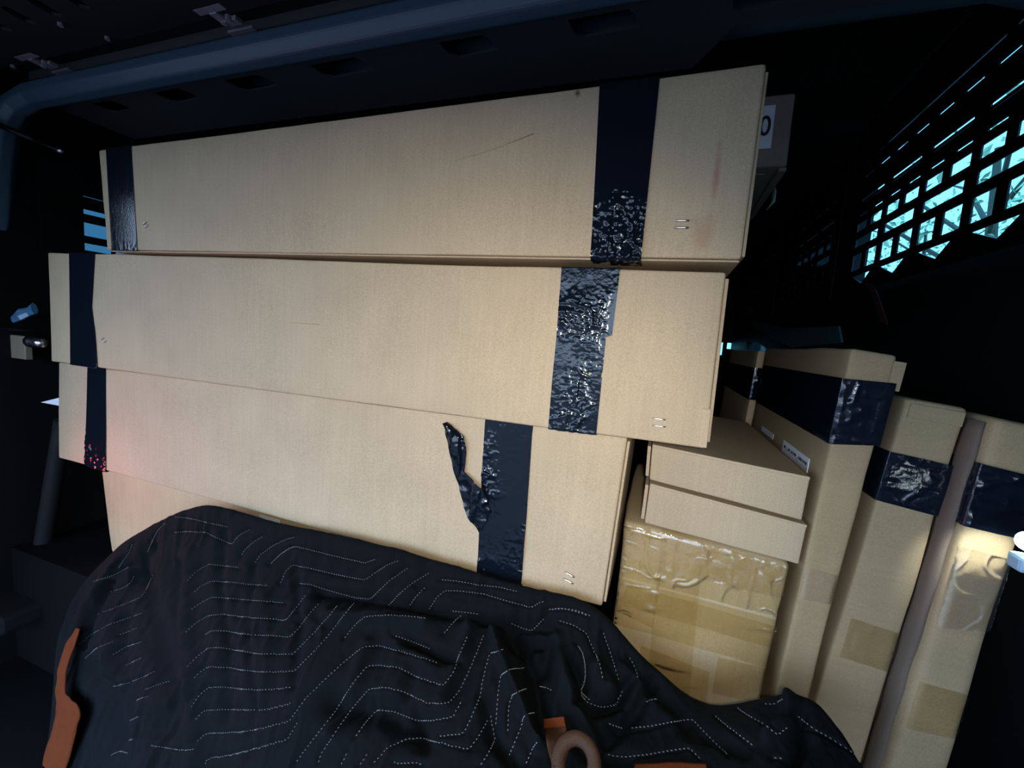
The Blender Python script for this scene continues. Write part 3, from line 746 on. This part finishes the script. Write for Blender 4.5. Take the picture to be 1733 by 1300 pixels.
# ------------------------------------------------------------------ small lamp at the right edge
lp = at(1741, 917, .605)
lamp = thing('work_lamp', 'small white LED lamp glowing at the right edge beside the tall cartons', 'lamp', tuple(lp))
dirv = Vector((.22, .80, -.62)).normalized()
cpt = Vector(lp)
def dome(c, r, n=10, m=16, sq=1.0):
    V = []; Fc = []
    for i in range(n + 1):
        th = math.pi * i / n
        for j in range(m):
            ph = 2 * math.pi * j / m; V.append((c[0] + r * math.sin(th) * math.cos(ph), c[1] + r * math.sin(th) * math.sin(ph), c[2] + sq * r * math.cos(th)))
    for i in range(n):
        for j in range(m): Fc.append((i * m + j, (i + 1) * m + j, (i + 1) * m + (j + 1) % m, i * m + (j + 1) % m))
    return V, Fc
mesh_obj('lens', *dome(cpt, .0105), emit('led_lens', (.80, .93, 1.0), 1.6), lamp, True)
MB().tube([tuple(cpt + Vector((.012, .004, .004))), tuple(cpt + Vector((.045, .01, .012)))], [.016, .020], 16).build('housing', M['black_metal'], lamp, True)
MB().box((cpt.x - .004, cpt.y - .002, cpt.z - .036), (cpt.x + .05, cpt.y + .02, cpt.z - .018)).build('clip', M['pale_plastic'], lamp, bevel=.004)
MB().tube([tuple(cpt + Vector((.04, .01, .01))), tuple(cpt + Vector((.05, .03, -.05))), (XR, cpt.y + .04, cpt.z - .10)], .005, 8).build('arm', M['black_metal'], lamp, True)
sl_ = bpy.data.lights.new('lamp_beam', 'SPOT'); sl_.energy = .22; sl_.color = (.85, .97, 1.0); sl_.spot_size = 1.15; sl_.spot_blend = .8; sl_.shadow_soft_size = .006
slo = bpy.data.objects.new('lamp_beam', sl_); COL.objects.link(slo); slo.parent = lamp
slo.location = dirv * .014; slo.rotation_euler = dirv.to_track_quat('-Z', 'Y').to_euler()

# red marker lamp on the inside of the left rear corner
tl_ = thing('marker_lamp', 'red marker lamp on the left side wall near the rear opening', 'lamp', (XL, .36, -.50))
MB().box((XL, .31, -.56), (XL + .03, .41, -.44)).build('housing', M['black'], tl_, bevel=.008)
MB().box((XL + .03, .32, -.55), (XL + .042, .40, -.45)).build('lens', emit('red_lens', (1, .05, .06), 0.8), tl_, bevel=.005)
rl = bpy.data.lights.new('marker_light', 'SPOT'); rl.energy = 0.85; rl.color = (1.0, .10, .12); rl.shadow_soft_size = .04; rl.spot_size = 1.7; rl.spot_blend = 1.0
rlo = bpy.data.objects.new('marker_light', rl); COL.objects.link(rlo); rlo.parent = tl_; rlo.location = (.055, 0, 0)
rlo.rotation_euler = Vector((.80, .38, .16)).to_track_quat('-Z', 'Y').to_euler()

# ------------------------------------------------------------------ quilted blanket
ctrl = [
 [(98, 1085, .56), (92, 1130, .54), (88, 1190, .52), (80, 1260, .50), (65, 1350, .47)],
 [(135, 1000, .60), (130, 1060, .57), (128, 1140, .54), (125, 1230, .51), (115, 1350, .47)],
 [(200, 930, .62), (205, 1000, .60), (210, 1090, .55), (215, 1200, .50), (215, 1350, .45)],
 [(270, 886, .625), (280, 950, .61), (290, 1050, .55), (295, 1180, .49), (295, 1360, .43)],
 [(350, 861, .63), (355, 925, .61), (360, 1030, .55), (360, 1170, .48), (360, 1370, .42)],
 [(470, 890, .63), (470, 945, .61), (470, 1040, .55), (470, 1180, .47), (470, 1390, .40)],
 [(600, 917, .63), (595, 970, .61), (590, 1065, .55), (590, 1200, .47), (590, 1400, .40)],
 [(740, 954, .63), (735, 1005, .61), (730, 1090, .55), (725, 1220, .48), (720, 1420, .40)],
 [(880, 995, .63), (875, 1040, .61), (870, 1115, .56), (860, 1240, .49), (850, 1430, .40)],
 [(1000, 1030, .63), (990, 1075, .61), (985, 1140, .57), (980, 1260, .50), (970, 1440, .41)],
 [(1100, 1128, .62), (1090, 1160, .60), (1085, 1210, .56), (1080, 1300, .50), (1070, 1450, .42)],
 [(1200, 1196, .61), (1190, 1220, .58), (1185, 1260, .54), (1180, 1330, .49), (1170, 1450, .42)],
 [(1350, 1183, .60), (1340, 1215, .57), (1330, 1260, .54), (1320, 1330, .49), (1300, 1460, .42)],
 [(1420, 1235, .58), (1410, 1260, .56), (1400, 1300, .53), (1385, 1360, .49), (1360, 1480, .42)],
 [(1470, 1320, .55), (1460, 1340, .53), (1445, 1370, .51), (1425, 1420, .47), (1400, 1500, .42)]]
G = []
for col_ in ctrl:
    pts = [at(*p) for p in col_]
    top = pts[0]; back2 = top + np.array([0, .022, -.07]); back1 = top + np.array([0, .016, -.014])
    low = pts[-1] + np.array([0, -.01, -.13])
    G.append([back2, back1] + pts + [low])
G = np.array(G)                        # columns x rows x 3
def catmull(P, t):
    n = len(P); t = np.clip(t, 0, n - 1 - 1e-9); i = np.floor(t).astype(int); f = (t - i)[:, None]
    g = lambda k: P[np.clip(k, 0, n - 1)].reshape(len(t), -1)
    p0, p1, p2, p3 = g(i - 1), g(i), g(i + 1), g(i + 2)
    r = .5 * ((2 * p1) + (-p0 + p2) * f + (2 * p0 - 5 * p1 + 4 * p2 - p3) * f ** 2 + (-p0 + 3 * p1 - 3 * p2 + p3) * f ** 3)
    return r.reshape((len(t),) + P.shape[1:])
NU, NV = 620, 300
Gu = catmull(G, np.linspace(0, len(G) - 1, NU))                       # NU x rows x 3
Gv = catmull(np.swapaxes(Gu, 0, 1), np.linspace(0, G.shape[1] - 1, NV))   # NV x NU x 3
Pb = np.swapaxes(Gv, 0, 1).copy()                                     # NU x NV x 3
du = np.gradient(Pb, axis=0); dv = np.gradient(Pb, axis=1)
Nb = np.cross(du, dv); Nb /= np.linalg.norm(Nb, axis=2, keepdims=True) + 1e-12
flip = np.sign(-(Nb * Pb).sum(2, keepdims=True)).mean()
Nb = Nb * (1 if flip > 0 else -1)
P2 = Pb.reshape(-1, 3); N2 = Nb.reshape(-1, 3)
pix = project(P2)
def dist_poly(pl, lim):
    """distance in pixels of every vertex to a polyline"""
    d = np.full(len(pix), 1e9)
    pl = np.array(pl, float)
    lo, hi = pl.min(0) - lim, pl.max(0) + lim
    sel = np.where(((pix >= lo) & (pix <= hi)).all(1))[0]
    q = pix[sel]; dd = np.full(len(sel), 1e9)
    for a, b in zip(pl[:-1], pl[1:]):
        ab = b - a; t = np.clip(((q - a) @ ab) / max(ab @ ab, 1e-9), 0, 1)
        dd = np.minimum(dd, np.linalg.norm(q - a - t[:, None] * ab, axis=1))
    d[sel] = dd
    return d
folds = [
 ([(380, 900), (372, 980), (385, 1090), (378, 1220)], 9, -.005), ([(430, 960), (420, 1060), (430, 1180), (420, 1280)], 8, -.004), ([(500, 960), (510, 1060), (495, 1160)], 9, -.004),
 ([(250, 930), (215, 1010), (205, 1100), (215, 1200)], 11, -.010), ([(620, 1090), (600, 1150), (560, 1240)], 12, .007), ([(700, 1130), (690, 1180), (720, 1260)], 14, -.008), ([(820, 1180), (830, 1240), (870, 1290)], 12, -.010), ([(1120, 1190), (1180, 1240), (1260, 1270)], 14, -.008),
 ([(300, 960), (285, 1050), (300, 1120), (315, 1200)], 13, -.012), ([(325, 930), (318, 1050), (328, 1150), (330, 1290)], 13, .008),
 ([(240, 990), (265, 1090), (290, 1190), (270, 1240)], 20, -.016), ([(205, 945), (150, 1020), (128, 1085)], 8, .010),
 ([(190, 985), (155, 1045), (140, 1095)], 5, -.008), ([(225, 1000), (190, 1060), (180, 1140)], 12, .008),
 ([(797, 1058), (790, 1085), (770, 1140), (750, 1185)], 10, .014), ([(835, 1068), (848, 1110), (880, 1180), (912, 1260)], 9, .016),
 ([(862, 1070), (890, 1110), (905, 1160), (918, 1230)], 13, -.022), ([(870, 1080), (930, 1090), (915, 1130)], 15, -.016),
 ([(938, 1080), (950, 1130), (975, 1200), (1012, 1280)], 12, .013), ([(690, 1085), (745, 1110), (775, 1120)], 9, -.014),
 ([(970, 1125), (988, 1165), (975, 1190), (1010, 1203), (1050, 1190), (1062, 1160)], 9, -.012), ([(1005, 1130), (1030, 1165)], 14, .010),
 ([(1030, 1255), (1080, 1200), (1105, 1160)], 12, -.010), ([(570, 1195), (640, 1205), (700, 1235)], 26, -.016),
 ([(1338, 1187), (1340, 1220), (1300, 1250)], 12, .010), ([(1352, 1212), (1362, 1260), (1340, 1300)], 14, -.013),
 ([(540, 1003), (650, 1017), (760, 1037), (850, 1052), (930, 1062)], 11, -.012), ([(1050, 1130), (1090, 1180), (1140, 1215)], 14, .008),
 ([(560, 1040), (640, 1043), (720, 1052)], 12, .008), ([(960, 1230), (1000, 1275), (1060, 1290)], 14, -.010),
 ([(400, 1010), (395, 1100), (400, 1200)], 10, -.003), ([(450, 1000), (455, 1100), (440, 1200)], 9, .003), ([(160, 1130), (190, 1180), (200, 1250)], 16, -.010)]
D = np.zeros(len(P2))
for pl, s, a in folds:
    d = dist_poly(pl, s * 4); D += 1.6 * a * np.exp(-(d / s) ** 2)
Z_ = .34626
def tr_(ox, oy, pts): return [(ox + a * Z_, oy + b * Z_) for a, b in pts]
st1 = [[(850,72),(900,75),(960,85),(1040,105),(1125,122)],[(850,147),(930,143),(1010,148),(1060,175),(1135,207),(1165,165),(1230,130)],[(1180,265),(1190,240),(1240,195),(1290,165)],
[(1245,300),(1270,260),(1330,215),(1400,180),(1444,170)],[(1325,300),(1360,265),(1410,225),(1444,215)],[(910,390),(960,340),(1020,303),(1090,310),(1180,322)],
[(945,445),(985,410),(1035,385),(1110,390),(1200,400),(1310,408)],[(930,530),(985,490),(1035,465),(1120,470),(1250,482),(1395,492)],[(900,645),(960,590),(1020,553),(1090,548),(1200,560)],
[(1000,650),(1030,630),(1090,630),(1200,643)],[(910,810),(960,760),(1020,712),(1080,712),(1200,730)],[(945,865),(980,830),(1025,803),(1100,808),(1200,822)],
[(930,1010),(970,950),(1020,905),(1090,905),(1200,915)],[(950,1070),(1000,1018),(1100,1015),(1200,1015)],[(960,1175),(1010,1128),(1100,1128),(1200,1120)],[(1010,1285),(1000,1268),(1030,1250),(1110,1240),(1220,1215)],
[(650,200),(630,250),(600,290),(575,330)],[(810,100),(770,140),(740,200),(720,250)],[(450,390),(560,355),(640,310)],[(530,440),(600,420),(640,395),(660,350)],[(470,550),(580,510),(690,465),(720,420),(750,350)],
[(380,700),(440,650),(520,605),(600,575),(700,540)],[(410,770),(470,715),(560,680)],[(580,650),(680,612)],[(545,750),(620,705),(700,680)],[(610,800),(700,758)],[(555,900),(640,880),(720,845),(770,820)],
[(710,915),(780,890),(845,870)],[(665,970),(730,945)],[(630,1070),(685,1045)],[(735,1190),(800,1200),(880,1212),(960,1205)],[(630,1165),(670,1150)],[(540,1240),(580,1215),(630,1228)]]
st2 = [[(165,305),(220,250),(285,215),(370,235),(500,268),(630,297),(690,275)],[(215,400),(240,340),(275,305),(350,322),(480,352),(630,382),(680,345),(750,300),(800,285)],[(305,395),(360,402),(480,438),(580,465),(655,473),(700,430),(760,375),(850,315)],
[(740,510),(790,455),(870,390),(950,340)],[(845,510),(870,470),(930,410)],[(940,525),(980,465),(1020,432),(1100,435),(1200,447),(1320,482),(1440,515),(1520,475)],[(1000,378),(1080,385),(1180,405),(1280,415),(1380,438)],
[(1520,525),(1600,520),(1680,540),(1733,560)],[(1050,530),(1120,537),(1200,547)],[(1010,650),(1060,590),(1110,545)],[(1340,590),(1400,615),(1445,633),(1480,590),(1510,560)],[(525,670),(580,600),(630,558),(740,552),(840,558),(930,568)],
[(0,560),(100,565),(245,578),(290,520),(350,440)],[(0,643),(120,650),(265,660),(310,610),(360,545),(410,490)],[(0,725),(120,742),(275,745),(330,690),(380,640),(450,560),(500,500)],
[(0,818),(150,832),(285,825),(340,770),(400,710),(460,640),(520,560),(580,490)],[(0,915),(150,918),(285,903)],[(0,1018),(150,1015),(280,980)],
[(0,1130),(130,1105),(260,1070),(340,960),(440,860),(540,770),(620,710),(700,700),(820,735),(920,765),(1000,795)],[(0,1230),(130,1195),(250,1160),(310,1060)],
[(290,1275),(360,1180),(480,1030),(560,900),(640,800),(700,795),(800,812),(900,860),(1010,898),(1060,830),(1100,720),(1135,640)],[(400,1280),(410,1240),(500,1100),(580,990),(650,910),(740,905),(840,935),(940,985),(1040,980),(1090,920),(1140,820),(1190,700),(1215,630)],
[(580,1150),(640,1070),(690,1015),(770,1020),(880,1065),(960,1065),(1060,1050),(1100,970)],[(510,1290),(540,1230),(550,1205)],[(600,1295),(650,1220)],[(670,1280),(740,1200),(830,1158),(900,1155),(980,1170),(1080,1200),(1140,1205),(1180,1150),(1230,1060)],
[(990,1145),(1060,1135),(1110,1133),(1150,1050),(1190,950),(1215,820),(1240,740),(1310,720)],[(1270,1100),(1275,980),(1290,850),(1330,820),(1410,810)],[(1325,1130),(1330,1000),(1350,940),(1420,910)],[(1330,1250),(1390,1100),(1410,1040),(1460,1028)],
[(1190,1290),(1230,1230),(1265,1160),(1240,1030)],[(1410,1290),(1440,1220),(1480,1155)],[(760,1275),(830,1275),(910,1278)],[(770,655),(850,675),(960,720)],[(1480,900),(1520,905),(1550,925)],[(1670,700),(1700,760),(1710,850),(1685,930),(1733,970)]]
st3 = [[(80,235),(140,228),(220,240),(290,268)],[(130,290),(200,310),(265,350),(300,430),(330,500),(350,590)],[(345,340),(380,430),(400,500),(425,590)],[(470,460),(500,510),(520,580)],
[(215,405),(250,450),(265,520),(260,600),(235,640),(270,690),(340,712),(410,700),(440,640),(450,620)],[(370,790),(410,805),(450,820)],[(480,820),(580,805),(690,785),(785,772),(850,840),(910,900),(965,955)],
[(360,945),(450,955),(560,945),(680,925),(770,912),(830,970)],[(550,690),(620,672)],[(890,750),(960,810),(1030,860),(1090,905)],[(1000,715),(1060,755),(1140,800),(1200,850),(1260,800)],[(1130,700),(1190,700),(1240,668)],
[(1295,755),(1380,820),(1470,870),(1560,930),(1610,980)],[(1170,960),(1250,965)]]
lines = [tr_(0, 850, l) for l in st1] + [tr_(400, 850, l) for l in st2] + [tr_(900, 950, l) for l in st3]
# shared horizontal lines are drawn once: cut the left ends of the second crop where the first crop already has them
pk = np.zeros(len(P2))
for l in lines:
    d = dist_poly(l, 18); pk = np.maximum(pk, np.exp(-(d / 3.6) ** 2))
D += -.0036 * pk
Pn = P2 * np.array([1.0, 1.0, .6])
wr = .5 + .5 * vnoise(P2, 9, 6)
D += .0055 * vnoise(Pn, 14, 1) + .0055 * crease(Pn * np.array([1.6, 1, .55]), 13, 8, .12) * wr + .0045 * ridged(Pn * np.array([1.5, 1, .7]), 30, 2) * wr + .0016 * ridged(P2 * np.array([1.8, 1, .8]), 75, 3) * wr + .0006 * vnoise(P2, 160, 4)
edge = np.minimum(1, np.minimum(np.arange(NU)[:, None], (NU - 1 - np.arange(NU))[:, None]) / 20.0) * np.ones((1, NV))
rowf = np.clip((np.arange(NV) / (NV - 1) * 7 - 1.4) / 1.0, 0.15, 1)[None] * np.ones((NU, 1))
D *= (edge * rowf).reshape(-1)
P3 = P2 + N2 * D[:, None]
blk = thing('moving_blanket', 'black quilted moving blanket heaped in front of the cartons', 'blanket', (-.4, .5, -.66))
fb = grid_faces(NU, NV)
cloth = mesh_obj('cloth', P3, fb, M['quilt'], blk, True)
if flip < 0: cloth.data.flip_normals()
sol = cloth.modifiers.new('thickness', 'SOLIDIFY'); sol.thickness = .006; sol.offset = -1
# stitches follow the cloth
bvh = BVHTree.FromPolygons([Vector(p) for p in P3], fb)
sv = []; sf = []
for l in lines:
    l = np.array(l, float); seg = np.linalg.norm(np.diff(l, axis=0), axis=1); cum = np.concatenate([[0], np.cumsum(seg)])
    # round the corners a little
    nn = max(int(cum[-1] / 1.5), 2); s_ = np.linspace(0, cum[-1], nn)
    xs = np.stack([np.interp(s_, cum, l[:, i]) for i in (0, 1)], 1)
    ker = np.ones(7) / 7; pad = np.pad(xs, ((3, 3), (0, 0)), 'edge'); xs = np.stack([np.convolve(pad[:, i], ker, 'valid') for i in (0, 1)], 1)
    H = []
    for x, y in xs:
        dv_ = Vector(ray(x, y)).normalized(); h = bvh.ray_cast(Vector((0, 0, 0)), dv_, 3.0)
        H.append((h[0], h[1]) if h[0] is not None else None)
    i = 0; acc = 0; prev = None
    run = [];
    def flush(run):
        if len(run) < 3: return
        pts = [r_[0] for r_ in run]; L = [0]
        for a, b in zip(pts[:-1], pts[1:]): L.append(L[-1] + (b - a).length)
        pos = random.uniform(0, .002); arr = np.array([p[:] for p in pts])
        while pos + .0036 < L[-1]:
            a = Vector([np.interp(pos, L, arr[:, i_]) for i_ in range(3)]); b = Vector([np.interp(pos + .0034, L, arr[:, i_]) for i_ in range(3)])
            nrm = run[min(int(np.searchsorted(L, pos)), len(run) - 1)][1]; nrm = nrm if nrm.dot(a) < 0 else -nrm
            t = (b - a).normalized(); s2 = t.cross(nrm).normalized(); m_ = (a + b) / 2 + nrm * .0011
            k0 = len(sv); rad = .00075
            sv.extend([a + nrm * .0002 - s2 * .0003, b + nrm * .0002 + s2 * .0003, m_ + s2 * rad, m_ - s2 * rad, m_ + nrm * rad * .9, m_ - nrm * rad])
            sf.extend([(k0, k0 + 2, k0 + 4), (k0, k0 + 4, k0 + 3), (k0, k0 + 3, k0 + 5), (k0, k0 + 5, k0 + 2), (k0 + 1, k0 + 4, k0 + 2), (k0 + 1, k0 + 3, k0 + 4), (k0 + 1, k0 + 5, k0 + 3), (k0 + 1, k0 + 2, k0 + 5)])
            pos += .0052
    for h in H:
        if h is None or (run and (h[0] - run[-1][0]).length > .012):
            flush(run); run = []
            if h is None: continue
        run.append(h)
    flush(run)
tag(mesh_obj('stitching', [v[:] for v in sv], sf, M['thread'], blk), kind='stuff')

# ------------------------------------------------------------------ orange straps
def on_blanket(px, py, off=.004, Yd=.5):
    h = bvh.ray_cast(Vector((0, 0, 0)), Vector(ray(px, py)).normalized(), 3.0)
    if h[0] is None: return Vector(at(px, py, Yd))
    return h[0] * (1 - off / h[0].length)
def ribbon(name, L, Rr, mat, parent=None, n=60, m=8, amp=.001, thick=.002, seed=0):
    L = np.array(L); Rr = np.array(Rr); t = np.linspace(0, 1, n + 1); tl = np.linspace(0, 1, len(L))
    sm_ = lambda A: catmull(A, t * (len(A) - 1))
    A, B = sm_(L), sm_(Rr); P = []
    for i in range(n + 1):
        for j in range(m + 1): P.append(A[i] * (1 - j / m) + B[i] * (j / m))
    P = np.array(P); P[:, 1] += vnoise(P, 60, seed) * amp
    o = mesh_obj(name, P, grid_faces(n + 1, m + 1), mat, parent, True)
    md = o.modifiers.new('thickness', 'SOLIDIFY'); md.thickness = thick; md.offset = 0
    return o
Yst = .53
_k = .975
Ls = [_k * v for v in [at(131, 1062, .572), at(110, 1095, .555), at(98, 1140, .535), at(95, 1180, .522), at(94, 1215, .51), at(84, 1250, .50), at(70, 1300, .485), at(60, 1350, .475)]]
Rs = [_k * v for v in [at(137, 1064, .572), at(124, 1100, .555), at(113, 1140, .535), at(112, 1172, .522), at(134, 1200, .508), at(130, 1235, .50), at(113, 1300, .485), at(104, 1350, .475)]]
tag(ribbon('strap', Ls, Rs, M['orange'], seed=2, amp=.002), 'orange webbing strap hanging down the left edge of the blanket', 'strap')
lo_ = thing('strap_loop', 'short orange and brown strap end with a ring on the blanket', 'strap', tuple(on_blanket(950, 1290)))
f1 = lambda pts, o: [np.array(on_blanket(x, y, o)[:]) for x, y in pts]
ribbon('tab', f1([(919, 1217), (920, 1230), (923, 1245), (926, 1262)], .020), f1([(954, 1213), (957, 1228), (960, 1245), (962, 1270)], .020), M['orange'], lo_, amp=.0005, seed=3)
ribbon('lower_tab', f1([(921, 1234), (924, 1250), (927, 1267), (936, 1300)], .024), f1([(958, 1232), (960, 1248), (962, 1268), (956, 1292)], .024), M['leather'], lo_, amp=.0005, seed=4)
rc = on_blanket(975, 1292, .024); t_ = Vector(ray(975, 1292)).normalized()
ux = Vector((1, 0, 0)) - t_ * t_.x; ux.normalize(); uy = t_.cross(ux)
rp_ = [rc + ux * math.cos(a) * .021 + uy * math.sin(a) * .023 for a in np.linspace(0, 2 * math.pi, 33)]
MB().tube([p[:] for p in rp_], .0042, 10, cap=False, flat=2.0).build('ring', M['leather'], lo_, True)
tag(ribbon('strap', f1([(1075, 1294), (1110, 1292), (1150, 1291), (1195, 1294)], .006), f1([(1070, 1318), (1110, 1320), (1150, 1320), (1200, 1322)], .006), M['orange'], seed=5), 'orange strap lying along the bottom edge of the blanket', 'strap')
# dark red strap on the right wall
tag(ribbon('strap', [at_x(1462, 478, .516), at_x(1476, 505, .514), at_x(1490, 545, .515)], [at_x(1476, 480, .516), at_x(1488, 505, .514), at_x(1503, 550, .515)], M['red_strap'], seed=6), 'dark red strap hanging below the perforated panel', 'strap')

# ------------------------------------------------------------------ trees outside
def tree(label, base, h, rad, n, seed):
    rg = np.random.default_rng(seed); base = np.array(base, float)
    t = thing('tree', label, 'tree', base, 'trees outside the windows')
    br = MB(); br.tube([tuple(base), tuple(base + [0.1, 0, h * .4]), tuple(base + [0, .1, h * .8])], [.10, .08, .03], 8)
    for k in range(16):
        a = rg.uniform(0, 6.28); z0 = h * rg.uniform(.25, .7); L = rad * rg.uniform(.6, 1.0)
        s0 = base + [0, 0, z0]; br.tube([tuple(s0), tuple(s0 + np.array([math.cos(a) * L * .5, math.sin(a) * L * .5, L * .4])), tuple(s0 + np.array([math.cos(a) * L, math.sin(a) * L, L * .6]))], [.03, .02, .008], 5)
    br.build('trunk', M['bark'], t)
    d = rg.normal(size=(n, 3)); d /= np.linalg.norm(d, axis=1)[:, None]; rr = rad * rg.uniform(.25, 1, n) ** .6
    c = base + [0, 0, h * .62] + d * rr[:, None] * np.array([1, 1, .9])
    V = []; Fc = []
    for i in range(n):
        a = rg.normal(size=3); a /= np.linalg.norm(a); b = np.cross(a, rg.normal(size=3)); b /= np.linalg.norm(b); s_ = rg.uniform(.03, .065); q = len(V)
        V += [tuple(c[i] - a * s_), tuple(c[i] + b * s_ * .5 + np.cross(a, b) * .008), tuple(c[i] + a * s_), tuple(c[i] - b * s_ * .5 + np.cross(a, b) * .008)]; Fc.append((q, q + 1, q + 2, q + 3))
    tag(mesh_obj('foliage', V, Fc, M['leaf'], t), kind='stuff')
tree('leafy tree outside the bright right window', (3.2, 6.2, -1.6), 5.0, 2.0, 1500, 3)
tree('smaller leafy tree outside, nearer the edge of the bright right window', (5.6, 13.0, -1.6), 6.0, 1.8, 900, 5)
